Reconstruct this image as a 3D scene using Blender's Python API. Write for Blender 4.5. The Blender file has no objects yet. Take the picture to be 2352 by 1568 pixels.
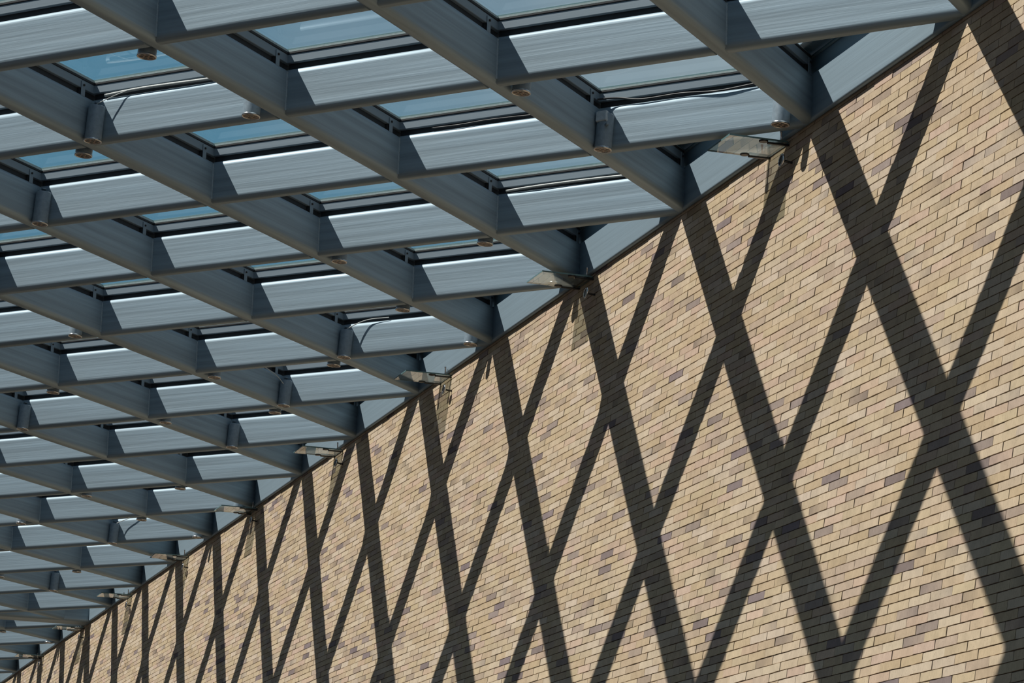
import bpy, math, random
from mathutils import Matrix, Vector, Euler

random.seed(7)
SC = bpy.context.scene
COL = SC.collection

# ------------------------------------------------------------------ scale and layout
S = 2.6                    # metres between two wall nodes of the diagrid
Z0 = 8.87                  # height of the underside of the beams at the wall
TAU = math.atan(0.1284)    # fall of the canopy away from the wall
DP = 0.4483 / math.cos(TAU)   # step of the grid along the slope (in S)
W, H, RC = 0.048 * S, 0.130 * S, 0.0165 * S   # beam width, depth, corner radius
YW = 0.004 * S            # face of the brick wall

# ------------------------------------------------------------------ camera
cam_d = bpy.data.cameras.new('camera')
cam_d.sensor_width = 36.0
cam_d.lens = 36.0 * 7107.34 / 2352.0
cam_d.clip_end = 500
cam = bpy.data.objects.new('camera', cam_d)
COL.objects.link(cam)
RR = Matrix(((-0.292586, -0.943612, 0.154886), (-0.198864, 0.218477, 0.955364), (-0.935332, 0.248725, -0.251574)))
CP = Vector((-8.463 * S, 2.727507 * S, -2.79655 * S + Z0))
cam.matrix_world = Matrix.Translation(CP) @ RR.transposed().to_4x4()
SC.camera = cam

# ------------------------------------------------------------------ sky, sun, exposure
SC.view_settings.view_transform = 'Standard'
SC.view_settings.look = 'None'
SC.view_settings.gamma = 1.0
SC.view_settings.use_curve_mapping = False
SC.view_settings.exposure = 0.0

wd = bpy.data.worlds.new('sky')
SC.world = wd
wd.use_nodes = True
nt = wd.node_tree
nt.nodes.clear()
o = nt.nodes.new('ShaderNodeOutputWorld')
bg = nt.nodes.new('ShaderNodeBackground')
tc = nt.nodes.new('ShaderNodeTexCoord')
sep = nt.nodes.new('ShaderNodeSeparateXYZ')
ramp = nt.nodes.new('ShaderNodeValToRGB')
ramp.color_ramp.elements[0].position = 0.0
ramp.color_ramp.elements[0].color = (0.14, 0.37, 0.58, 1)
ramp.color_ramp.elements[1].position = 1.0
ramp.color_ramp.elements[1].color = (0.010, 0.040, 0.15, 1)
e = ramp.color_ramp.elements.new(0.30)
e.color = (0.16, 0.46, 0.68, 1)
e = ramp.color_ramp.elements.new(0.48)
e.color = (0.026, 0.092, 0.25, 1)
noi = nt.nodes.new('ShaderNodeTexNoise')
noi.inputs['Scale'].default_value = 1.9
noi.inputs['Detail'].default_value = 5
noi.inputs['Roughness'].default_value = 0.45
mp = nt.nodes.new('ShaderNodeMapping')
mp.inputs['Location'].default_value = (9.1, 3.3, 6.4)
cr = nt.nodes.new('ShaderNodeValToRGB')
cr.color_ramp.elements[0].position = 0.45
cr.color_ramp.elements[1].position = 0.60
mixc = nt.nodes.new('ShaderNodeMix')
mixc.data_type = 'RGBA'
mixc.inputs['B'].default_value = (0.62, 0.76, 0.83, 1)
nt.links.new(tc.outputs['Generated'], sep.inputs[0])
nt.links.new(sep.outputs['Z'], ramp.inputs[0])
nt.links.new(tc.outputs['Generated'], mp.inputs[0])
nt.links.new(mp.outputs[0], noi.inputs['Vector'])
nt.links.new(noi.outputs['Fac'], cr.inputs[0])
nt.links.new(cr.outputs[0], mixc.inputs['Factor'])
nt.links.new(ramp.outputs[0], mixc.inputs['A'])
nt.links.new(mixc.outputs['Result'], bg.inputs[0])
bg.inputs[1].default_value = 0.56
nt.links.new(bg.outputs[0], o.inputs[0])

sun_d = bpy.data.lights.new('sun', 'SUN')
sun_d.energy = 6.0
sun_d.angle = 0.0093
sun_d.color = (1.0, 0.925, 0.85)
sun = bpy.data.objects.new('sun', sun_d)
COL.objects.link(sun)
SUN_DIR = Vector((-0.165, -1.0, -1.137)).normalized()
sun.rotation_euler = SUN_DIR.to_track_quat('-Z', 'Y').to_euler()
sun.location = (5, 40, 45)


# ------------------------------------------------------------------ helpers
def lin(r, g, b, k=1.0):
    f = lambda c: (c / 255 / 12.92 if c / 255 <= 0.04045 else ((c / 255 + 0.055) / 1.055) ** 2.4)
    return (f(r) * k, f(g) * k, f(b) * k, 1.0)


def mesh(name, verts, faces, mat=None, smooth=False):
    m = bpy.data.meshes.new(name)
    m.from_pydata([tuple(v) for v in verts], [], faces)
    m.update()
    if mat:
        m.materials.append(mat)
    if smooth:
        m.polygons.foreach_set('use_smooth', [True] * len(m.polygons))
    return m


def obj(name, me, parent=None, loc=(0, 0, 0), rot=(0, 0, 0)):
    ob = bpy.data.objects.new(name, me)
    COL.objects.link(ob)
    ob.parent = parent
    ob.location = loc
    ob.rotation_euler = rot
    return ob


def tag(ob, label, cat, group=None):
    ob['label'] = label
    ob['category'] = cat
    if group:
        ob['group'] = group
    return ob


class MB:
    def __init__(self):
        self.v, self.f, self.sm = [], [], []

    def add(self, vs, fs, smooth=False):
        n = len(self.v)
        self.v += [Vector(v) for v in vs]
        self.f += [tuple(i + n for i in f) for f in fs]
        self.sm += [smooth] * len(fs)

    def box(self, a, b):
        x0, y0, z0 = a
        x1, y1, z1 = b
        self.add([(x0, y0, z0), (x1, y0, z0), (x1, y1, z0), (x0, y1, z0), (x0, y0, z1), (x1, y0, z1), (x1, y1, z1), (x0, y1, z1)],
                 [(0, 3, 2, 1), (4, 5, 6, 7), (0, 1, 5, 4), (1, 2, 6, 5), (2, 3, 7, 6), (3, 0, 4, 7)])

    def bevel_box(self, a, b, c):
        # a box with chamfered vertical and horizontal outline
        x0, y0, z0 = a
        x1, y1, z1 = b
        def ring(i, z):
            return [(x0 + c + i, y0 + i, z), (x1 - c - i, y0 + i, z), (x1 - i, y0 + c + i, z), (x1 - i, y1 - c - i, z),
                    (x1 - c - i, y1 - i, z), (x0 + c + i, y1 - i, z), (x0 + i, y1 - c - i, z), (x0 + i, y0 + c + i, z)]
        vs = ring(c, z0) + ring(0, z0 + c) + ring(0, z1 - c) + ring(c, z1)
        fs = [tuple(range(7, -1, -1)), tuple(range(24, 32))]
        for k in range(3):
            for i in range(8):
                j = (i + 1) % 8
                fs.append((k * 8 + i, k * 8 + j, k * 8 + 8 + j, k * 8 + 8 + i))
        self.add(vs, fs)

    def lathe(self, prof, seg=20, origin=(0, 0, 0), axis='z', smooth=True, cap=True):
        vs, fs = [], []
        for r, z in prof:
            for i in range(seg):
                t = 2 * math.pi * i / seg
                p = (r * math.cos(t), r * math.sin(t), z)
                if axis == 'y':
                    p = (p[0], p[2], -p[1])
                elif axis == 'x':
                    p = (p[2], p[0], p[1])
                vs.append(Vector(p) + Vector(origin))
        for k in range(len(prof) - 1):
            for i in range(seg):
                j = (i + 1) % seg
                fs.append((k * seg + i, k * seg + j, (k + 1) * seg + j, (k + 1) * seg + i))
        self.add(vs, fs, smooth)
        if cap:
            n = len(vs)
            self.add(vs[:seg], [tuple(range(seg - 1, -1, -1))])
            self.add(vs[n - seg:], [tuple(range(seg))])

    def tube(self, pts, r, seg=8):
        pts = [Vector(p) for p in pts]
        vs, fs = [], []
        for i, p in enumerate(pts):
            t = (pts[min(i + 1, len(pts) - 1)] - pts[max(i - 1, 0)]).normalized()
            u = t.cross(Vector((0, 0, 1)))
            if u.length < 0.05:
                u = t.cross(Vector((1, 0, 0)))
            u.normalize()
            w = t.cross(u)
            for k in range(seg):
                a = 2 * math.pi * k / seg
                vs.append(p + u * r * math.cos(a) + w * r * math.sin(a))
        for i in range(len(pts) - 1):
            for k in range(seg):
                j = (k + 1) % seg
                fs.append((i * seg + k, i * seg + j, (i + 1) * seg + j, (i + 1) * seg + k))
        fs.append(tuple(range(seg)))
        fs.append(tuple(range(len(vs) - 1, len(vs) - 1 - seg, -1)))
        self.add(vs, fs, True)

    def build(self, name, mat):
        m = mesh(name, self.v, self.f, mat)
        m.polygons.foreach_set('use_smooth', self.sm)
        return m


# ------------------------------------------------------------------ materials
def new_mat(name):
    m = bpy.data.materials.new(name)
    m.use_nodes = True
    t = m.node_tree
    return m, t, t.nodes['Principled BSDF'], t.nodes['Material Output']


def steel_mat(name, col, rough=0.42, streak=1.0, spec=0.55, metal=0.35):
    m, t, b, out = new_mat(name)
    tcn = t.nodes.new('ShaderNodeTexCoord')
    oi = t.nodes.new('ShaderNodeObjectInfo')
    va = t.nodes.new('ShaderNodeVectorMath')
    va.operation = 'ADD'
    sc = t.nodes.new('ShaderNodeVectorMath')
    sc.operation = 'SCALE'
    sc.inputs[0].default_value = (13.0, 7.0, 5.0)
    t.links.new(oi.outputs['Random'], sc.inputs['Scale'])
    mpn = t.nodes.new('ShaderNodeMapping')
    mpn.inputs['Scale'].default_value = (0.45, 9.0, 21.0)
    t.links.new(tcn.outputs['Object'], va.inputs[0])
    t.links.new(sc.outputs[0], va.inputs[1])
    t.links.new(va.outputs[0], mpn.inputs[0])
    n1 = t.nodes.new('ShaderNodeTexNoise')
    n1.inputs['Scale'].default_value = 1.0
    n1.inputs['Detail'].default_value = 4.0
    n1.inputs['Roughness'].default_value = 0.55
    t.links.new(mpn.outputs[0], n1.inputs['Vector'])
    n2 = t.nodes.new('ShaderNodeTexNoise')
    n2.inputs['Scale'].default_value = 60.0
    n2.inputs['Detail'].default_value = 3.0
    t.links.new(va.outputs[0], n2.inputs['Vector'])
    # colour, with the streaky gloss reflections painted into the base
    r1 = t.nodes.new('ShaderNodeMapRange')
    r1.inputs[1].default_value = 0.3
    r1.inputs[2].default_value = 0.7
    r1.inputs[3].default_value = 1 - 0.17 * streak
    r1.inputs[4].default_value = 1 + 0.17 * streak
    t.links.new(n1.outputs['Fac'], r1.inputs[0])
    cm = t.nodes.new('ShaderNodeVectorMath')
    cm.operation = 'SCALE'
    cm.inputs[0].default_value = col[:3]
    t.links.new(r1.outputs[0], cm.inputs['Scale'])
    t.links.new(cm.outputs[0], b.inputs['Base Color'])
    r2 = t.nodes.new('ShaderNodeMapRange')
    r2.inputs[1].default_value = 0.3
    r2.inputs[2].default_value = 0.7
    r2.inputs[3].default_value = rough + 0.07 * streak
    r2.inputs[4].default_value = rough - 0.07 * streak
    t.links.new(n1.outputs['Fac'], r2.inputs[0])
    t.links.new(r2.outputs[0], b.inputs['Roughness'])
    ad = t.nodes.new('ShaderNodeMath')
    ad.operation = 'MULTIPLY_ADD'
    ad.inputs[1].default_value = 0.05
    t.links.new(n2.outputs['Fac'], ad.inputs[0])
    t.links.new(n1.outputs['Fac'], ad.inputs[2])
    bp = t.nodes.new('ShaderNodeBump')
    bp.inputs['Strength'].default_value = 0.55 * streak
    bp.inputs['Distance'].default_value = 0.006
    t.links.new(ad.outputs[0], bp.inputs['Height'])
    t.links.new(bp.outputs[0], b.inputs['Normal'])
    b.inputs['Specular IOR Level'].default_value = spec
    b.inputs['Metallic'].default_value = metal
    return m


def plain_mat(name, col, rough=0.6, metal=0.0, bump=0.0, scale=40.0, var=0.12):
    m, t, b, out = new_mat(name)
    tcn = t.nodes.new('ShaderNodeTexCoord')
    n1 = t.nodes.new('ShaderNodeTexNoise')
    n1.inputs['Scale'].default_value = scale
    n1.inputs['Detail'].default_value = 4
    t.links.new(tcn.outputs['Object'], n1.inputs['Vector'])
    r1 = t.nodes.new('ShaderNodeMapRange')
    r1.inputs[1].default_value = 0.3
    r1.inputs[2].default_value = 0.7
    r1.inputs[3].default_value = 1 - var
    r1.inputs[4].default_value = 1 + var
    t.links.new(n1.outputs['Fac'], r1.inputs[0])
    cm = t.nodes.new('ShaderNodeVectorMath')
    cm.operation = 'SCALE'
    cm.inputs[0].default_value = col[:3]
    t.links.new(r1.outputs[0], cm.inputs['Scale'])
    t.links.new(cm.outputs[0], b.inputs['Base Color'])
    b.inputs['Roughness'].default_value = rough
    b.inputs['Metallic'].default_value = metal
    if bump:
        bp = t.nodes.new('ShaderNodeBump')
        bp.inputs['Strength'].default_value = bump
        bp.inputs['Distance'].default_value = 0.004
        t.links.new(n1.outputs['Fac'], bp.inputs['Height'])
        t.links.new(bp.outputs[0], b.inputs['Normal'])
    return m


def glass_mat(name, tint, dust, dust_col, ior=1.5):
    # thin pane: clear with a tint, Fresnel reflection and a film of dust
    m, t, b, out = new_mat(name)
    t.nodes.remove(b)
    tr = t.nodes.new('ShaderNodeBsdfTransparent')
    tr.inputs[0].default_value = tint
    gl = t.nodes.new('ShaderNodeBsdfGlossy')
    gl.inputs['Roughness'].default_value = 0.01
    fr = t.nodes.new('ShaderNodeFresnel')
    fr.inputs['IOR'].default_value = ior
    df = t.nodes.new('ShaderNodeBsdfTranslucent')
    df.inputs[0].default_value = dust_col
    tcn = t.nodes.new('ShaderNodeTexCoord')
    oi = t.nodes.new('ShaderNodeObjectInfo')
    va = t.nodes.new('ShaderNodeVectorMath')
    va.operation = 'ADD'
    t.links.new(tcn.outputs['Object'], va.inputs[0])
    t.links.new(oi.outputs['Location'], va.inputs[1])
    n1 = t.nodes.new('ShaderNodeTexNoise')
    n1.inputs['Scale'].default_value = 6.0
    n1.inputs['Detail'].default_value = 8
    n1.inputs['Roughness'].default_value = 0.7
    t.links.new(va.outputs[0], n1.inputs['Vector'])
    r1 = t.nodes.new('ShaderNodeMapRange')
    r1.inputs[1].default_value = 0.3
    r1.inputs[2].default_value = 0.75
    r1.inputs[3].default_value = dust * 0.6
    r1.inputs[4].default_value = dust * 1.4
    t.links.new(n1.outputs['Fac'], r1.inputs[0])
    m1 = t.nodes.new('ShaderNodeMixShader')
    t.links.new(r1.outputs[0], m1.inputs[0])
    t.links.new(tr.outputs[0], m1.inputs[1])
    t.links.new(df.outputs[0], m1.inputs[2])
    m2 = t.nodes.new('ShaderNodeMixShader')
    ge = t.nodes.new('ShaderNodeNewGeometry')
    inv = t.nodes.new('ShaderNodeMath')          # reflect once, on the outer face of the pane
    inv.operation = 'SUBTRACT'
    inv.inputs[0].default_value = 1.0
    t.links.new(ge.outputs['Backfacing'], inv.inputs[1])
    fm = t.nodes.new('ShaderNodeMath')
    fm.operation = 'MULTIPLY'
    t.links.new(fr.outputs[0], fm.inputs[0])
    t.links.new(inv.outputs[0], fm.inputs[1])
    t.links.new(fm.outputs[0], m2.inputs[0])
    t.links.new(m1.outputs[0], m2.inputs[1])
    t.links.new(gl.outputs[0], m2.inputs[2])
    t.links.new(m2.outputs[0], out.inputs[0])
    return m


def brick_mat():
    m, t, b, out = new_mat('buff_brick')
    at = t.nodes.new('ShaderNodeAttribute')
    at.attribute_name = 'brick_col'
    geo = t.nodes.new('ShaderNodeNewGeometry')
    mpn = t.nodes.new('ShaderNodeMapping')
    mpn.inputs['Scale'].default_value = (150.0, 60.0, 22.0)     # dragged texture, upright
    t.links.new(geo.outputs['Position'], mpn.inputs[0])
    n1 = t.nodes.new('ShaderNodeTexNoise')
    n1.inputs['Scale'].default_value = 1.0
    n1.inputs['Detail'].default_value = 4
    n1.inputs['Roughness'].default_value = 0.65
    t.links.new(mpn.outputs[0], n1.inputs['Vector'])
    n2 = t.nodes.new('ShaderNodeTexNoise')
    n2.inputs['Scale'].default_value = 11.0
    n2.inputs['Detail'].default_value = 3
    t.links.new(geo.outputs['Position'], n2.inputs['Vector'])
    n3 = t.nodes.new('ShaderNodeTexNoise')       # small pits
    n3.inputs['Scale'].default_value = 130.0
    n3.inputs['Detail'].default_value = 2
    t.links.new(geo.outputs['Position'], n3.inputs['Vector'])
    pit = t.nodes.new('ShaderNodeMapRange')
    pit.inputs[1].default_value = 0.66
    pit.inputs[2].default_value = 0.74
    pit.inputs[3].default_value = 1.0
    pit.inputs[4].default_value = 0.62
    t.links.new(n3.outputs['Fac'], pit.inputs[0])
    r1 = t.nodes.new('ShaderNodeMapRange')
    r1.inputs[1].default_value = 0.25
    r1.inputs[2].default_value = 0.75
    r1.inputs[3].default_value = 0.86
    r1.inputs[4].default_value = 1.14
    t.links.new(n1.outputs['Fac'], r1.inputs[0])
    r2 = t.nodes.new('ShaderNodeMapRange')
    r2.inputs[1].default_value = 0.3
    r2.inputs[2].default_value = 0.7
    r2.inputs[3].default_value = 0.92
    r2.inputs[4].default_value = 1.08
    t.links.new(n2.outputs['Fac'], r2.inputs[0])
    mu = t.nodes.new('ShaderNodeMath')
    mu.operation = 'MULTIPLY'
    t.links.new(r1.outputs[0], mu.inputs[0])
    t.links.new(r2.outputs[0], mu.inputs[1])
    mu2 = t.nodes.new('ShaderNodeMath')
    mu2.operation = 'MULTIPLY'
    t.links.new(mu.outputs[0], mu2.inputs[0])
    t.links.new(pit.outputs[0], mu2.inputs[1])
    cm = t.nodes.new('ShaderNodeVectorMath')
    cm.operation = 'SCALE'
    t.links.new(at.outputs['Color'], cm.inputs[0])
    t.links.new(mu2.outputs[0], cm.inputs['Scale'])
    t.links.new(cm.outputs[0], b.inputs['Base Color'])
    b.inputs['Roughness'].default_value = 0.9
    b.inputs['Specular IOR Level'].default_value = 0.15
    bp = t.nodes.new('ShaderNodeBump')
    bp.inputs['Strength'].default_value = 0.35
    bp.inputs['Distance'].default_value = 0.002
    t.links.new(mu2.outputs[0], bp.inputs['Height'])
    t.links.new(bp.outputs[0], b.inputs['Normal'])
    return m


STEEL = steel_mat('blue_grey_painted_steel', (0.262, 0.345, 0.405), 0.58, 1.0)
STEEL_WALL = steel_mat('blue_grey_painted_steel_ledger', (0.255, 0.34, 0.40), 0.58, 0.5)
BAR = steel_mat('grey_glazing_bar', (0.185, 0.24, 0.285), 0.6, 0.25, metal=0.0)
WELD = plain_mat('painted_weld', (0.24, 0.31, 0.36), 0.4, bump=0.8, scale=160)
RUBBER = plain_mat('black_gasket', (0.018, 0.02, 0.024), 0.7)
GLASS = glass_mat('dusty_roof_glass', (0.95, 0.975, 0.98, 1), 0.012, (0.75, 0.80, 0.82, 1), 1.38)
GLASS_D = glass_mat('shelf_glass', (0.68, 0.70, 0.67, 1), 0.10, (0.72, 0.70, 0.64, 1), 1.7)
SPACER = plain_mat('pale_glass_spacer', (0.30, 0.37, 0.37), 0.4)
GLASS_E = plain_mat('green_glass_edge', (0.11, 0.20, 0.21), 0.25)
BRICK = brick_mat()
MORTAR = plain_mat('brown_mortar', lin(74, 62, 56), 0.95, bump=0.5, scale=60)
GROUND = plain_mat('warm_paving', (0.020, 0.015, 0.013), 0.9, bump=0.3, scale=3, var=0.2)
LAMP = plain_mat('grey_lamp_housing', (0.20, 0.255, 0.30), 0.38, 0.0)
RIM = plain_mat('polished_rim', (0.55, 0.56, 0.56), 0.25, 0.9)
BAFFLE = plain_mat('tan_baffle', (0.36, 0.27, 0.21), 0.6)  # tan carries the warm bounce from the wall in its colour
DARK = plain_mat('dark_lens', (0.02, 0.018, 0.018), 0.3)
BOXM = plain_mat('white_junction_box', (0.45, 0.50, 0.53), 0.5)
CHROME = plain_mat('chrome_fitting', (0.62, 0.64, 0.66), 0.18, 1.0)
DARKM = plain_mat('dark_metal_clamp', (0.05, 0.05, 0.052), 0.4, 0.6)
CABLE_B = plain_mat('black_cable', (0.02, 0.022, 0.026), 0.5)
CABLE_W = plain_mat('pale_conduit', (0.42, 0.45, 0.44), 0.45)

# ------------------------------------------------------------------ the brick wall
BL, BH = 0.1163 * S, 0.02287 * S        # brick pitch along the wall, course height
JT = 0.0066                             # joint
PROUD = 0.009

PAL = [((195, 177, 150), 28), ((190, 170, 142), 22), ((199, 183, 161), 20), ((196, 173, 152), 8), ((191, 174, 146), 6),
       ((184, 165, 145), 6), ((172, 155, 138), 4), ((154, 140, 131), 2.4), ((136, 123, 121), 1.6)]
PC = [c for c, w in PAL]
PWT = [w for c, w in PAL]


def brick_colour(rnd):
    c = rnd.choices(PC, PWT)[0]
    j = rnd.uniform(-5, 5)
    a = lin(c[0] + j, c[1] + j, c[2] + j + rnd.uniform(-3, 3), 0.92)
    a = (a[0] * 0.95, a[1] * 0.93, a[2] * 0.925, 1.0)
    b2 = a
    u = rnd.random()
    if u < 0.07:                       # one end burnt darker
        k = rnd.uniform(0.5, 0.78)
        b2 = (a[0] * k, a[1] * k * 1.01, a[2] * k * 1.1, 1)
    elif u < 0.30:
        k = rnd.uniform(0.86, 1.1)
        b2 = tuple(x * k for x in a[:3]) + (1,)
    return (a, b2) if rnd.random() < 0.5 else (b2, a)


def brick_geo(rnd):
    hx, hz = (BL - JT) / 2, (BH - JT) / 2
    xs = [-1, -0.62, -0.2, 0.25, 0.66, 1]
    jz = lambda: rnd.uniform(-0.0011, 0.0011)
    tl = rnd.uniform(-0.0012, 0.0012)
    top = [(x * hx + (rnd.uniform(-0.001, 0.001) if abs(x) < 1 else 0), hz + jz() + tl * x) for x in xs]
    bot = [(x * hx, -hz + jz() + tl * x) for x in xs]
    loop = bot + top[::-1]
    pr = PROUD + rnd.uniform(-0.0022, 0.0022)
    n = len(loop)
    ty = rnd.uniform(-0.012, 0.012)
    # facing +Y ; loop is counter-clockwise seen from -Y, so flip
    front = [(x, pr + ty * z, z) for x, z in loop]
    back = [(x, -0.002, z) for x, z in loop]
    vs = front + back
    fs = [tuple(range(n - 1, -1, -1))]
    for i in range(n):
        j = (i + 1) % n
        fs.append((i, j, n + j, n + i))
    return vs, fs


def colour_attr(me, cols):
    at = me.attributes.new('brick_col', 'FLOAT_COLOR', 'POINT')
    flat = []
    for c in cols:
        flat += c
    at.data.foreach_set('color', flat)


wall_x0, wall_x1 = -9.5 * S, 17.5 * S
m = MB()
m.box((wall_x0, YW - 0.4, 0.0), (wall_x1, YW, Z0 + 0.14 * S))
wall = obj('wall_right', m.build('wall_core', MORTAR))
wall['kind'] = 'structure'
wall['label'] = 'tall buff brick wall with darker flashed bricks, striped by canopy shadow'


def project(pw):
    c = RR @ (Vector(pw) - CP)
    if c.z > -0.1:
        return None
    return 1176 + 7107.34 * c.x / -c.z, 784 - 7107.34 * c.y / -c.z, -c.z


rb = random.Random(11)
spots = []
row_top = 1
for row in range(-1, 108):
    zc = -(row + 0.5 + 0.37) * BH + 0.0       # course centre below the beam line
    off = 0.0 if (row % 2 == 0) else 0.5
    off += 0.36 + rb.uniform(-0.03, 0.03)
    i0 = int((-3.4 * S) / BL) - 1
    i1 = int((16.0 * S) / BL)
    for i in range(i0, i1):
        x = (i + off) * BL
        # keep the courses that stand in or near the picture
        q = project((x, YW, Z0 + zc))
        if q is None or q[0] < -260 or q[1] > 1568 + 330 or q[0] > 2352 + 420:
            continue
        spots.append((x, zc, q))
inview = sorted([s for s in spots if 25 < s[2][0] < 2330 and 20 < s[2][1] < 1550], key=lambda s: s[2][2])
near = set((s[0], s[1]) for s in inview[:300])
variants = []
for i in range(70):
    rv = random.Random(100 + i)
    vs, fs = brick_geo(rv)
    a, b2 = brick_colour(rv)
    me = mesh('brick', vs, fs, BRICK)
    hx = BL / 2
    colour_attr(me, [tuple(a[c] + (b2[c] - a[c]) * min(1, max(0, (v[0] / hx * 0.9 + 1) / 2)) for c in range(4)) for v in vs])
    variants.append((vs, fs, me, [tuple(d) for d in [[a, b2]]]))
AV, AF, AC = [], [], []
vi = 0
for x, zc, q in spots:
    if (x, zc) in near:
        vs, fs, me, _ = variants[rb.randrange(70)]
        obj('brick', me, wall, (x, YW, Z0 + zc))
    else:
        vs, fs = brick_geo(rb)
        a, b2 = brick_colour(rb)
        n = len(AV)
        hx = BL / 2
        for v in vs:
            AV.append((v[0] + x, v[1] + YW, v[2] + Z0 + zc))
            t = min(1, max(0, (v[0] / hx * 0.9 + 1) / 2))
            AC.append(tuple(a[c] + (b2[c] - a[c]) * t for c in range(4)))
        AF += [tuple(k + n for k in f) for f in fs]
me = mesh('brick_field', AV, AF, BRICK)
colour_attr(me, AC)
bf = obj('brick_field', me, wall)
bf['kind'] = 'stuff'

# brickwork outside the picture: face with a brick pattern
m, t, b, out = new_mat('brickwork_pattern')
tcn = t.nodes.new('ShaderNodeTexCoord')
mpn = t.nodes.new('ShaderNodeMapping')
mpn.inputs['Rotation'].default_value = (math.radians(90), 0, 0)
bt = t.nodes.new('ShaderNodeTexBrick')
bt.inputs['Color1'].default_value = lin(196, 178, 148, 0.92)
bt.inputs['Color2'].default_value = lin(176, 156, 132, 0.92)
bt.inputs['Mortar'].default_value = lin(96, 80, 70)
bt.inputs['Scale'].default_value = 1.0
bt.inputs['Mortar Size'].default_value = 0.003
bt.inputs['Brick Width'].default_value = BL
bt.inputs['Row Height'].default_value = BH
t.links.new(tcn.outputs['Object'], mpn.inputs[0])
t.links.new(mpn.outputs[0], bt.inputs['Vector'])
t.links.new(bt.outputs[0], b.inputs['Base Color'])
b.inputs['Roughness'].default_value = 0.9
PATTERN = m
mm = MB()
low = {}
for x, zc, q in spots:
    i = int(math.floor(x / (0.25 * S)))
    low[i] = min(low.get(i, 9), zc)
keys = sorted(low)
for i in range(int(wall_x0 / (0.25 * S)), int(wall_x1 / (0.25 * S))):
    zt = low.get(i, 0.02) - BH / 2 if i in low else 0.02
    if i in low:
        zt = min(zt + 0.5 * BH, -0.02)
    mm.box((i * 0.25 * S, YW - 0.001, 0.0), ((i + 1) * 0.25 * S, YW + (0.004 if i in low else PROUD), Z0 + zt))
obj('lower_brickwork', mm.build('lower_brickwork', PATTERN), wall)

# ground
m = MB()
m.box((-60, YW - 0.4, -0.2), (90, 70, 0.0))
fl = obj('floor', m.build('floor', GROUND))
fl['kind'] = 'structure'

# ------------------------------------------------------------------ the canopy
canopy = obj('glazed_canopy', None, None, (0, 0, Z0), (-TAU, 0, 0))
tag(canopy, 'blue-grey steel diagrid canopy with glass panes, fixed along the brick wall', 'canopy')
CM = Matrix.Translation((0, 0, Z0)) @ Matrix.Rotation(-TAU, 4, 'X')

ALPHA = math.atan2(DP, 0.5)           # angle of the beams to the wall
LCELL = math.hypot(0.5, DP) * S       # beam length per cell
XC = 0.5 * W / math.sin(ALPHA)        # from cell corner to the crossing centre


def node(k, n):                       # crossing centre in canopy coordinates
    return Vector(((k - n / 2) * S + XC, n * DP * S, 0.0))


def section(w, h, r, seg=5, z0=0.0):
    pts = []
    e = 0.0012
    for cx, cz, a0 in ((w / 2 - r, r, -90), (w / 2 - r, h - r, 0), (-w / 2 + r, h - r, 90), (-w / 2 + r, r, 180)):
        ds = Vector((math.cos(math.radians(a0)), math.sin(math.radians(a0))))
        tang0 = Vector((math.cos(math.radians(a0 - 90)), math.sin(math.radians(a0 - 90))))
        p0 = Vector((cx, cz)) + ds * r
        pts.append(p0 + tang0 * e)
        for i in range(seg + 1):
            a = math.radians(a0 + 90 * i / seg)
            pts.append(Vector((cx + r * math.cos(a), cz + r * math.sin(a))))
        a1 = math.radians(a0 + 90)
        tang1 = Vector((-math.sin(a1), math.cos(a1)))
        pts.append(pts[-1] + tang1 * e)
    return [(p.x, p.y + z0) for p in pts]


def beam_mesh(name, length, w, h, r, mat, sk0=0.0, sk1=0.0, t0=0.0, z0=0.0, seg=5):
    # prism along +X from t0 to t0+length ; ends sheared by sk*q (q = sideways offset)
    sec = section(w, h, r, seg, z0)
    n = len(sec)
    vs = [(t0 + q * sk0, q, z) for q, z in sec] + [(t0 + length + q * sk1, q, z) for q, z in sec]
    fs = [(i, (i + 1) % n, n + (i + 1) % n, n + i) for i in range(n)]
    # local frame: q sideways=+Y, z up, X along : faces must look outwards
    fs = [f[::-1] for f in fs]
    vs = vs + vs                        # caps have their own corners so that the sides shade true
    fs.append(tuple(range(2 * n, 3 * n)))
    fs.append(tuple(range(4 * n - 1, 3 * n - 1, -1)))
    me = mesh(name, vs, fs, mat)
    me.polygons.foreach_set('use_smooth', [True] * n + [False, False])
    # make sure normals are outward
    return me


import bmesh


def fix_normals(me, loose=False):
    bm = bmesh.new()
    bm.from_mesh(me)
    bmesh.ops.recalc_face_normals(bm, faces=bm.faces)
    c = sum((v.co for v in bm.verts), Vector()) / max(1, len(bm.verts))
    if loose:
        for f in bm.faces:
            if f.normal.dot(f.calc_center_median() - c) < 0:
                f.normal_flip()
    bm.to_mesh(me)
    bm.free()
    return me


def fix_beam(me):
    return fix_normals(me, True)


K0, K1, NM = -4, 16, 10                # beams that leave the wall, and cells out from the wall
ANG_A = math.pi - ALPHA               # main beams lean towards the camera
ANG_B = ALPHA
cotw = 1 / math.tan(ALPHA)
cot2 = 1 / math.tan(2 * ALPHA)

WALL_CUT = 0.012 * S / math.sin(ALPHA)
# ends at the wall are cut parallel to it
me_A = fix_beam(beam_mesh('main_beam', NM * LCELL + 0.3, W, H, RC, STEEL, sk0=cotw, sk1=0.0, t0=WALL_CUT))
# sideways offset q points to the left of the beam direction
mains = {}
for k in range(K0, K1 + 8):
    p = node(k, 0)
    mains[k] = obj('main_beam', me_A, canopy, p, (0, 0, ANG_A))

# cross beam between two main beams, ends cut along the faces of the main beams
endo = (W / 2) / math.sin(2 * ALPHA) - 0.35 * RC


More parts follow.
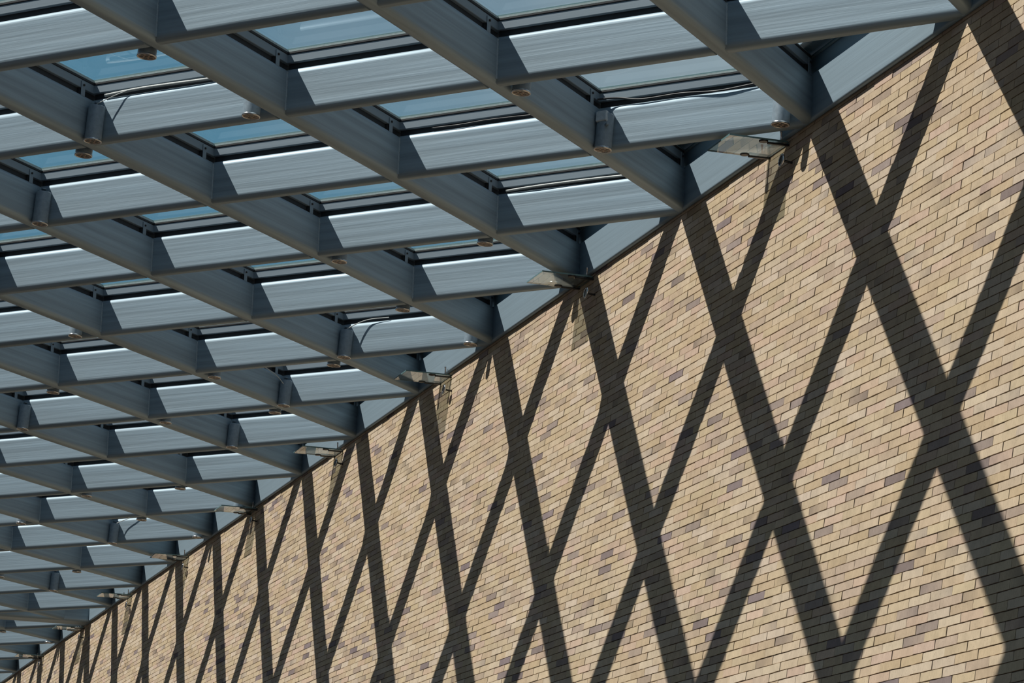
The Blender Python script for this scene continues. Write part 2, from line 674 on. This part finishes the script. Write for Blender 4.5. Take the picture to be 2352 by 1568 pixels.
def cross_mesh(first):
    # along B direction; main beam line makes the angle (pi-2*alpha) with it
    c = 1 / math.tan(math.pi - 2 * ALPHA)
    if first:
        return fix_beam(beam_mesh('cross_beam', LCELL - endo - WALL_CUT, W, H, RC, STEEL, sk0=-cotw, sk1=c, t0=WALL_CUT))
    return fix_beam(beam_mesh('cross_beam', LCELL - 2 * endo, W, H, RC, STEEL, sk0=c, sk1=c, t0=endo))


me_B0, me_B = cross_mesh(True), cross_mesh(False)

# weld bead: an upright ripple in the corner, part of the cross beam
wr = random.Random(3)
m = MB()
prof = []
zz = 0.004 + RC * 0.5
while zz < H - RC * 0.5:
    prof.append((0.0105 + wr.uniform(-0.0018, 0.002), zz))
    zz += 0.011
m.lathe(prof, 8, (0, 0, 0))
me_weld = m.build('weld_bead', WELD)
fcorner = (W / 2) / math.tan(math.pi / 2 - (math.pi / 2 - ALPHA))   # unused guard
cross = {}
for k in range(K0 - NM, K1 + 1):
    for n in range(NM):
        a = node(k + n, n)
        if a.x < -6.0 * S or a.x > 17 * S:
            continue
        cb = obj('cross_beam', me_B0 if n == 0 else me_B, canopy, a, (0, 0, ANG_B))
        cross[(k + n, n)] = cb
        if n > 0:
            # corner on the camera side of the crossing, in the beam's own axes
            wv = Vector((-XC, 0, 0))
            loc = Matrix.Rotation(-ANG_B, 3, 'Z') @ wv
            obj('weld_bead', me_weld, cb, loc + Vector((0.003, 0.003, 0)))

# ledger along the wall
m = MB()
LEDW = 0.016 * S
sec = section(LEDW, H, 0.0065 * S)
n = len(sec)
yl = YW + PROUD + 0.002 + LEDW / 2
vs = [(wall_x0 + 1, -q + yl, z) for q, z in sec] + [(wall_x1 - 1, -q + yl, z) for q, z in sec]
fs = [(i, (i + 1) % n, n + (i + 1) % n, n + i) for i in range(n)]
me = fix_normals(mesh('ledger_beam', vs, fs + [tuple(range(n)), tuple(range(2 * n - 1, n - 1, -1))], STEEL_WALL))
me.polygons.foreach_set('use_smooth', [True] * n + [False, False])
obj('ledger_beam', me, canopy)
# steel upstand between the ledger and the glass
m = MB()
m.box((wall_x0 + 1, YW + PROUD + 0.003, H - 0.03), (wall_x1 - 1, YW + PROUD + 0.013, H + 0.155))
obj('wall_flashing', m.build('wall_flashing', STEEL_WALL), canopy)
# solid cover strip over the glass along the wall
m = MB()
m.box((wall_x0 + 1, YW - 0.05, H + 0.135 * H + 0.19 * H + 0.060), (wall_x1 - 1, YW + 0.068 * S, H + 0.135 * H + 0.19 * H + 0.070))
obj('cover_strip', m.build('cover_strip', STEEL_WALL), canopy)

# glazing bars raised over the beams, with a black gasket under the glass
GAP, BARH, BARW = 0.135 * H, 0.19 * H, 0.75 * W
ZB = H + GAP
ZG = ZB + BARH + 0.016 + 0.015                 # underside of the glass
me_barA = fix_beam(beam_mesh('glazing_bar', NM * LCELL + 0.3, BARW, BARH, 0.004, BAR, sk0=cotw, t0=WALL_CUT + 0.05, z0=ZB, seg=2))
me_barB = fix_beam(beam_mesh('glazing_bar', LCELL - BARW / math.sin(2 * ALPHA), BARW, BARH, 0.004, BAR, sk0=1 / math.tan(math.pi - 2 * ALPHA),
                                sk1=1 / math.tan(math.pi - 2 * ALPHA), t0=BARW / 2 / math.sin(2 * ALPHA), z0=ZB, seg=2))
me_gasA = fix_beam(beam_mesh('gasket', NM * LCELL + 0.3, BARW * 1.12, 0.016, 0.003, RUBBER, sk0=cotw, t0=WALL_CUT + 0.05, z0=ZB + BARH, seg=1))
me_gasB = fix_beam(beam_mesh('gasket', LCELL - BARW / math.sin(2 * ALPHA), BARW * 1.12, 0.016, 0.003, RUBBER, sk0=1 / math.tan(math.pi - 2 * ALPHA),
                                sk1=1 / math.tan(math.pi - 2 * ALPHA), t0=BARW / 2 / math.sin(2 * ALPHA), z0=ZB + BARH, seg=1))
me_gapA = fix_beam(beam_mesh('gap_shade_strip', NM * LCELL + 0.3, W * 0.3, GAP + 0.004, 0.002, RUBBER, sk0=cotw, t0=WALL_CUT + 0.05, z0=H - 0.002, seg=1))  # black strip added so the open gap under the bars reads as shade
me_gapB = fix_beam(beam_mesh('gap_shade_strip', LCELL - BARW / math.sin(2 * ALPHA), W * 0.3, GAP + 0.004, 0.002, RUBBER, t0=BARW / 2 / math.sin(2 * ALPHA), z0=H - 0.002, seg=1))
for k, ob_ in mains.items():
    g = obj('glazing_bar', me_barA, canopy, ob_.location, (0, 0, ANG_A))
    obj('gasket', me_gasA, g)
    obj('gap_shade_strip', me_gapA, g)
for (k, n), ob_ in cross.items():
    g = obj('glazing_bar', me_barB, canopy, ob_.location, (0, 0, ANG_B))
    obj('gasket', me_gasB, g)
    obj('gap_shade_strip', me_gapB, g)

# bracket plates that carry the bars, with a bolt
m = MB()
m.bevel_box((-0.025, 0.0, H - 0.02), (0.025, 0.009, ZB + BARH * 0.8), 0.003)
me_brk = m.build('bar_bracket', LAMP)
m = MB()
m.lathe([(0.009, 0), (0.009, 0.008), (0.006, 0.011)], 6, (0, 0.009, ZB + BARH * 0.35), axis='y', smooth=False)
me_bolt = m.build('bolt', DARKM)
m = MB()
m.box((-0.03, -BARW * 0.42, H - 0.005), (0.03, BARW * 0.42, ZB - 0.001))
me_stub = m.build('bar_packer', RUBBER)
for (k, n), ob_ in cross.items():
    c = node(k, n)
    dirA = Vector((math.cos(ANG_A), math.sin(ANG_A), 0))
    p = c + dirA * 0.20 + Vector((0, 0, 0))
    # face of the bar on the camera side: left of the beam direction looks to the camera
    left = Vector((-math.sin(ANG_A), math.cos(ANG_A), 0))
    b_ = obj('bar_bracket', me_brk, canopy, p + left * (BARW / 2), (0, 0, ANG_A))
    obj('bolt', me_bolt, b_)
    obj('bar_packer', me_stub, canopy, p, (0, 0, ANG_A))

# glass panes, one per cell
GT = 0.022
inset = BARW * 0.22


def pane_mesh(poly):
    cx = sum(p[0] for p in poly) / len(poly)
    cy = sum(p[1] for p in poly) / len(poly)
    n = len(poly)
    vs = [(x, y, ZG) for x, y in poly] + [(x, y, ZG + GT) for x, y in poly]
    fs = [tuple(range(n - 1, -1, -1)), tuple(range(n, 2 * n))]
    fs += [(i, (i + 1) % n, n + (i + 1) % n, n + i) for i in range(n)]
    me = mesh('glass_pane', vs, fs, GLASS)
    me.materials.append(GLASS_E)
    for i, pl in enumerate(me.polygons):
        if i >= 2:
            pl.material_index = 1
    # spacer that runs round the pane under its edge
    sp = [(cx + (x - cx) * 0.985, cy + (y - cy) * 0.985) for x, y in poly]
    si = [(cx + (x - cx) * 0.962, cy + (y - cy) * 0.962) for x, y in poly]
    v2 = [(x, y, z) for z in (ZG - 0.0145, ZG - 0.0005) for x, y in sp] + [(x, y, z) for z in (ZG - 0.0145, ZG - 0.0005) for x, y in si]
    f2 = []
    for i in range(n):
        j = (i + 1) % n
        f2 += [(i, j, n + j, n + i), (2 * n + j, 2 * n + i, 3 * n + i, 3 * n + j), (j, i, 2 * n + i, 2 * n + j), (n + i, n + j, 3 * n + j, 3 * n + i)]
    me2 = fix_normals(mesh('spacer', v2, f2, SPACER))
    return me, me2


ix = inset / math.sin(ALPHA)
iy = inset / math.cos(ALPHA)
hx_, hy_ = 0.5 * S, DP * S
me_pane = pane_mesh([(-hx_ + ix, 0), (0, -hy_ + iy), (hx_ - ix, 0), (0, hy_ - iy)])
me_tri = pane_mesh([(-hx_ + ix + 0.03, 0.03), (hx_ - ix - 0.03, 0.03), (0, hy_ - iy)])
for k in range(K0 - NM, K1 + 1):
    for n in range(0, NM):
        # cell with its near and far corners on row n ... centre between node(k,n) and node(k-1,n)
        c = (node(k, n) + node(k - 1, n)) / 2 if n > 0 else (node(k, 0) + node(k - 1, 0)) / 2
        if c.x < -5.5 * S or c.x > 16.5 * S:
            continue
        mp_ = me_tri if n == 0 else me_pane
        gp = obj('glass_pane', mp_[0], canopy, (c.x, c.y, 0))
        obj('spacer', mp_[1], gp)
for k in range(K1 + 1, K1 + 4):
    for n in range(1, NM):
        c = (node(k, n) + node(k - 1, n)) / 2
        if -5.5 * S < c.x < 16.5 * S:
            gp = obj('glass_pane', me_pane[0], canopy, (c.x, c.y, 0))
            obj('spacer', me_pane[1], gp)

# the wide beam square to the wall at the far joint of the canopy
me_T = fix_beam(beam_mesh('joint_beam', NM * DP * S, 0.19 * S, H * 0.98, RC, STEEL, t0=0.02, z0=-0.012))
obj('joint_beam', me_T, canopy, (10.9 * S, 0, 0), (0, 0, math.pi / 2))


# ------------------------------------------------------------------ spotlights
def cpoint(k, n, dx, dy, z):          # canopy coordinates -> world, k,n = cell corner
    return CM @ Vector(((k - n / 2 + dx) * S, (n * DP + dy) * S, z))


LR, LL = 0.0245 * S, 0.100 * S
m = MB()
m.lathe([(LR * 0.55, LL + 0.012), (LR * 0.94, LL + 0.008), (LR, LL - 0.004), (LR, 0.004)], 26, cap=True)
me_house = m.build('housing', LAMP)
fix_normals(me_house)
m = MB()
m.lathe([(LR, 0.012), (LR * 1.05, 0.010), (LR * 1.05, -0.004), (LR * 0.93, -0.005), (LR * 0.92, 0.003)], 26, cap=False)
me_rim = fix_normals(m.build('rim', RIM))
m = MB()
m.lathe([(LR * 0.93, 0.004), (LR * 0.93, -0.001)], 26, smooth=False)
me_baf = fix_normals(m.build('baffle', BAFFLE))
m = MB()
for i in range(7):
    a = 2 * math.pi * i / 6
    r = 0 if i == 6 else LR * 0.58
    m.lathe([(LR * 0.21, 0.001), (LR * 0.21, -0.003), (LR * 0.15, -0.0032)], 10, (r * math.cos(a), r * math.sin(a), 0), smooth=False)
me_cells = fix_normals(m.build('lens_cluster', DARK))
m = MB()
m.bevel_box((-0.016, -0.004, LL * 0.70), (0.016, 0.004, LL + 0.05), 0.002)
m.bevel_box((-0.016, -0.004, LL + 0.042), (0.016, 0.05, LL + 0.05), 0.002)
me_brkt = m.build('bracket', LAMP)
m = MB()
m.bevel_box((-0.045, -0.045, 0), (0.045, 0.045, 0.085), 0.006)
me_jbox = m.build('junction_box', BOXM)
m = MB()
m.bevel_box((-0.05, -0.012, LL * 0.62), (0.0, 0.012, LL * 0.62 + 0.02), 0.003)
me_tab = m.build('side_tab', LAMP)

CORNER = (-0.031, 0.0)     # far corner of a cell, against the crossing
BEYOND = (0.128, 0.0)      # in the next cell beyond the crossing
LEFT = (0.047, 0.086)
RIGHT = (0.047, -0.082)
GROUP = 'cylinder spotlights in the canopy'
LAMPS = [
    (1, 4, BEYOND, 'dark spotlight end below the beam crossing nearest the upper left corner'),
    (2, 4, CORNER, 'tall grey spotlight in a beam corner at the upper left, pale wire beside it'),
    (2, 4, BEYOND, 'dark spotlight end hanging below the tall corner spotlight, against blue glass at upper left'),
    (1, 3, LEFT, 'sunlit short spotlight in front of a bright cross beam, upper left of the canopy'),
    (0, 2, RIGHT, 'spotlight seen only as a perforated disc under the main beam, top centre'),
    (0, 1, CORNER, 'tall spotlight with a white junction box on top, upper right of the canopy'),
    (-1, 0, LEFT, 'sunlit spotlight just above the nearest glass shelf by the brick wall'),
    (3, 4, CORNER, 'tall grey spotlight in a beam corner at the left edge of the picture, upper half'),
    (2, 2, RIGHT, 'spotlight disc under a main beam near the middle of the canopy'),
    (1, 1, BEYOND, 'dark spotlight end in front of pale glass, left of the second glass shelf'),
    (2, 1, BEYOND, 'dark spotlight end below a crossing, one crossing out from the wall at mid height'),
    (1, 0, LEFT, 'spotlight disc tucked below the second nearest glass shelf'),
    (4, 3, LEFT, 'sunlit short spotlight on the left side, halfway up the picture'),
    (5, 3, BEYOND, 'dark spotlight end near the left edge, below the halfway height'),
    (6, 3, CORNER, 'tall grey spotlight in a corner near the left edge, below mid height'),
    (4, 2, RIGHT, 'spotlight disc under the fourth main beam, two crossings out from the wall'),
    (3, 1, BEYOND, 'dark spotlight end just below the wired corner spotlight at the canopy centre'),
    (3, 1, CORNER, 'tall spotlight with a clip and looping wire at the centre of the canopy'),
    (4, 1, BEYOND, 'dark spotlight end between the two tall central spotlights'),
    (4, 1, CORNER, 'tall spotlight with an arched wire, lower left of the central wired one'),
    (5, 1, CORNER, 'tall spotlight in a corner, third of the row stepping down beside the wall'),
    (5, 2, RIGHT, 'spotlight disc under the fifth main beam, left of centre'),
    (2, 0, LEFT, 'sunlit spotlight beside the wall between the second and third glass shelves'),
    (6, 1, BEYOND, 'dark spotlight end under a crossing in the lower left part of the canopy'),
    (7, 2, RIGHT, 'spotlight disc under the seventh main beam, lower left'),
    (7, 1, BEYOND, 'dark spotlight end above the wired spotlight in the lower left'),
    (8, 2, LEFT, 'small sunlit spotlight close to the left edge in the lower left'),
    (8, 1, CORNER, 'spotlight with clip and hanging wire in the lower left'),
    (7, 0, LEFT, 'small sunlit spotlight beside the wall between the fifth and sixth glass shelves'),
    (6, 0, LEFT, 'small sunlit spotlight just above the fifth glass shelf'),
    (10, 1, CORNER, 'far corner spotlight with clip, second from the bottom left'),
    (9, 1, BEYOND, 'far dark spotlight end above the last clipped corner spotlight'),
    (12, 0, LEFT, 'far tiny sunlit spotlight next to the last visible glass shelves'),
    (10, 2, RIGHT, 'far spotlight disc cut by the left edge of the picture'),
    (12, 1, BEYOND, 'farthest dark spotlight end at the bottom left edge, beyond the wide joint beam'),
]
lamp_objs = {}
for (k, n, (dx, dy), label) in LAMPS:
    ttop = cpoint(k, n, dx, dy, -0.004 * S)
    # hangs a little between plumb and square to the canopy
    root = obj('spotlight', None, None, ttop, (-TAU * 0.45, 0, random.uniform(-0.25, 0.25)))
    tag(root, label, 'spotlight', GROUP)
    lamp_objs[(k, n, dx)] = root
    hs = obj('housing', me_house, root)
    obj('rim', me_rim, root)
    bf_ = obj('baffle', me_baf, root)
    obj('lens_cluster', me_cells, bf_)
    a = {CORNER: math.pi, BEYOND: 0.0, LEFT: -math.pi / 2, RIGHT: math.pi / 2}[(dx, dy)]
    # strap behind the lamp, towards the crossing
    st = obj('bracket', me_brkt, root)
    off = {CORNER: (LR, 0), BEYOND: (-LR, 0), LEFT: (0, -LR), RIGHT: (0, LR)}[(dx, dy)]
    st.location = (off[0], off[1], 0)
    st.rotation_euler = (0, 0, math.atan2(off[1], off[0]) + math.pi / 2)
    root.rotation_euler[2] = 0
    if (k, n) == (0, 1) and (dx, dy) == CORNER:
        jb = obj('junction_box', me_jbox, root, (-0.02, 0.02, LL * 0.74), (0.15, 0.1, 0.75))
        obj('side_tab', me_tab, root, (-LR * 0.8, 0.01, 0.0))
    if (k, n) in ((3, 1), (4, 1), (8, 1), (10, 1)) and (dx, dy) == CORNER:
        m = MB()
        m.bevel_box((-0.016, -0.02, LL), (0.016, -0.004, LL + 0.075), 0.003)
        m.bevel_box((-0.020, -0.03, LL - 0.012), (0.020, 0.0, LL), 0.003)
        obj('clip', m.build('clip', CHROME), root, (LR * 0.5, -LR * 0.75, -0.03))


# ------------------------------------------------------------------ cables
def bpoint(k, n, t, side=0.0, z=0.0):     # along a cross beam from crossing (k,n) towards the wall (n-1); t in cells
    a = node(k, n)
    b_ = node(k - 1, n - 1)
    p = a + (b_ - a) * t
    dirB = (b_ - a).normalized()
    camside = Vector((dirB.y, -dirB.x, 0))
    if camside.x > 0:
        camside = -camside
    p = p + camside * (W / 2 + side)
    return CM @ Vector((p.x, p.y, z))


def curve_pts(ctrl, steps=8):
    out = []
    P = [ctrl[0]] + list(ctrl) + [ctrl[-1]]
    for i in range(1, len(P) - 2):
        for j in range(steps):
            t = j / steps
            a, b_, c, d = P[i - 1], P[i], P[i + 1], P[i + 2]
            out.append(0.5 * ((2 * b_) + (c - a) * t + (2 * a - 5 * b_ + 4 * c - d) * t * t + (3 * b_ - a - 3 * c + d) * t ** 3))
    out.append(Vector(ctrl[-1]))
    return out


def cable(name, pts, r, mat, label):
    m = MB()
    org = Vector(pts[0])
    m.tube(curve_pts([Vector(p) - org for p in pts]), r, 8)
    return tag(obj(name, m.build(name, mat), None, org), label, 'cable', 'cables on the canopy beams')


ztop = H + 0.012
cable('conduit', [bpoint(2, 4, 0.10, 0.0, ztop), bpoint(2, 4, 0.3, 0.0, ztop + 0.012), bpoint(2, 4, 0.6, 0, ztop + 0.004), bpoint(2, 4, 0.93, -0.02, ztop)],
      0.012, CABLE_W, 'pale round conduit lying on a cross beam at the upper left')
cable('lamp_wire', [bpoint(2, 4, 0.24, 0.0, ztop + 0.02), bpoint(2, 4, 0.17, 0.03, H - 0.01), bpoint(2, 4, 0.10, 0.06, H - 0.06), bpoint(2, 4, 0.06, 0.09, H * 0.68)],
      0.0035, CABLE_W, 'thin pale wire dropping to the tall spotlight at the upper left')
cable('conduit', [bpoint(1, 1, 0.08, -0.01, ztop), bpoint(1, 1, 0.25, 0.0, ztop + 0.006), bpoint(1, 1, 0.55, -0.01, ztop + 0.01), bpoint(1, 1, 0.9, -0.02, ztop)],
      0.011, CABLE_W, 'pale conduit along a cross beam above the second glass shelf')
cable('power_cable', [bpoint(0, 1, 0.04, 0.05, ztop + 0.03), bpoint(0, 1, 0.12, 0.01, ztop + 0.035), bpoint(0, 1, 0.24, 0.005, ztop), bpoint(0, 1, 0.42, 0.0, ztop + 0.004),
                      bpoint(0, 1, 0.6, 0.012, H - 0.008), bpoint(0, 1, 0.78, 0.004, ztop), bpoint(0, 1, 0.95, -0.02, ztop + 0.02)],
      0.008, CABLE_B, 'black cable sagging along a cross beam beside the white junction box')
cable('power_cable', [bpoint(1, 2, 0.2, -0.01, ztop + 0.01), bpoint(1, 2, 0.34, 0.0, ztop + 0.002), bpoint(1, 2, 0.5, -0.01, ztop + 0.012), bpoint(1, 2, 0.75, -0.01, ztop)],
      0.006, CABLE_B, 'thin dark cable waving along a cross beam at top centre')
cable('lamp_wire', [bpoint(3, 1, 0.34, 0.0, ztop + 0.005), bpoint(3, 1, 0.22, 0.02, ztop), bpoint(3, 1, 0.14, 0.05, H - 0.03), bpoint(3, 1, 0.07, 0.09, H * 0.70)],
      0.005, CABLE_W, 'looping pale wire at the wired spotlight in the centre of the canopy')
cable('lamp_wire', [bpoint(8, 1, 0.36, 0.0, ztop + 0.005), bpoint(8, 1, 0.26, 0.03, ztop - 0.01), bpoint(8, 1, 0.15, 0.05, H - 0.05), bpoint(8, 1, 0.07, 0.09, H * 0.66)],
      0.005, CABLE_W, 'thin wire hanging to the clipped spotlight in the lower left')
pA = [CM @ (node(4, 1) + Vector((math.cos(ANG_A), math.sin(ANG_A), 0)) * s_ + Vector((-math.sin(ANG_A), math.cos(ANG_A), 0)) * (W / 2 + y_) + Vector((0, 0, z_)))
      for s_, y_, z_ in ((0.75, 0.0, H + 0.006), (0.5, 0.02, H - 0.012), (0.3, 0.05, H - 0.06), (0.2, 0.08, H - 0.13))]
cable('lamp_wire', pA, 0.005, CABLE_W, 'arched pale wire running down to a spotlight left of the third glass shelf')

# ------------------------------------------------------------------ glass shelves on the wall
PX, PY, PT = 0.172 * S, 0.178 * S, 0.012
ORD = ['nearest', 'second nearest', 'third nearest', 'fourth nearest', 'fifth nearest', 'sixth nearest', 'seventh nearest', 'eighth nearest', 'ninth nearest']
m = MB()
c_ = 0.03
poly = [(0, 0.02), (0.03, 0.0), (PX, 0.0), (PX, PY), (0, PY)]
n = len(poly)
m.add([(x, y, 0.008 * y) for x, y in poly] + [(x, y, PT + 0.008 * y) for x, y in poly],
      [tuple(range(n - 1, -1, -1)), tuple(range(n, 2 * n))])
me_dp = m.build('pane', GLASS_D)
m = MB()
m.add([(x, y, 0.008 * y) for x, y in poly] + [(x, y, PT + 0.008 * y) for x, y in poly],
      [(i, (i + 1) % n, n + (i + 1) % n, n + i) for i in range(n)])
me_de = m.build('pane_edge', GLASS_E)
m = MB()
m.bevel_box((-0.014, -0.004, -0.016), (0.014, 0.16, -0.003), 0.003)
m.lathe([(0.03, -0.013), (0.034, -0.009), (0.034, -0.001)], 18, (0, 0.19, 0.006))
me_cl = fix_normals(m.build('clamp', DARKM))
m = MB()
m.lathe([(0.007, 0.0), (0.007, 0.065), (0.010, 0.068), (0.010, 0.078)], 10, (0, 0.055, PT))
me_st = fix_normals(m.build('stud', CHROME))
m = MB()
m.lathe([(0.009, -0.002), (0.009, 0.075)], 12, axis='y')
me_stem = fix_normals(m.build('stem', DARKM))
m = MB()
m.lathe([(0.030, 0.072), (0.046, 0.076), (0.048, 0.088), (0.040, 0.092), (0.036, 0.088)], 24, axis='y', cap=False)
me_ring = fix_normals(m.build('ring', CHROME))
m = MB()
m.lathe([(0.030, 0.070), (0.037, 0.074), (0.037, 0.086)], 24, axis='y')
me_lens = fix_normals(m.build('cap', DARK))
for i, word in enumerate(ORD):
    x = (-0.84 + 1.696 * i) * S
    root = obj('glass_shelf', None, None, (x, YW + PROUD + 0.006, Z0 - 0.017 * S), (-TAU, 0, 0))
    tag(root, word + ' small clear glass shelf clamped to the brick wall below the canopy', 'glass shelf', 'glass shelves along the brick wall')
    pn = obj('pane', me_dp, root)
    obj('pane_edge', me_de, pn)
    for xx in (0.035, PX - 0.04):
        cl = obj('clamp', me_cl, root, (xx, 0.0, 0.0))
        obj('stud', me_st, cl)
    wf = obj('wall_standoff', None, None, (x - 0.031 * S, YW + PROUD - 0.002, Z0 - 0.083 * S))
    tag(wf, 'round chrome fitting stemming from brick wall under ' + word + ' glass shelf', 'wall fitting', 'chrome wall fittings')
    obj('stem', me_stem, wf)
    obj('ring', me_ring, wf)
    obj('cap', me_lens, wf)
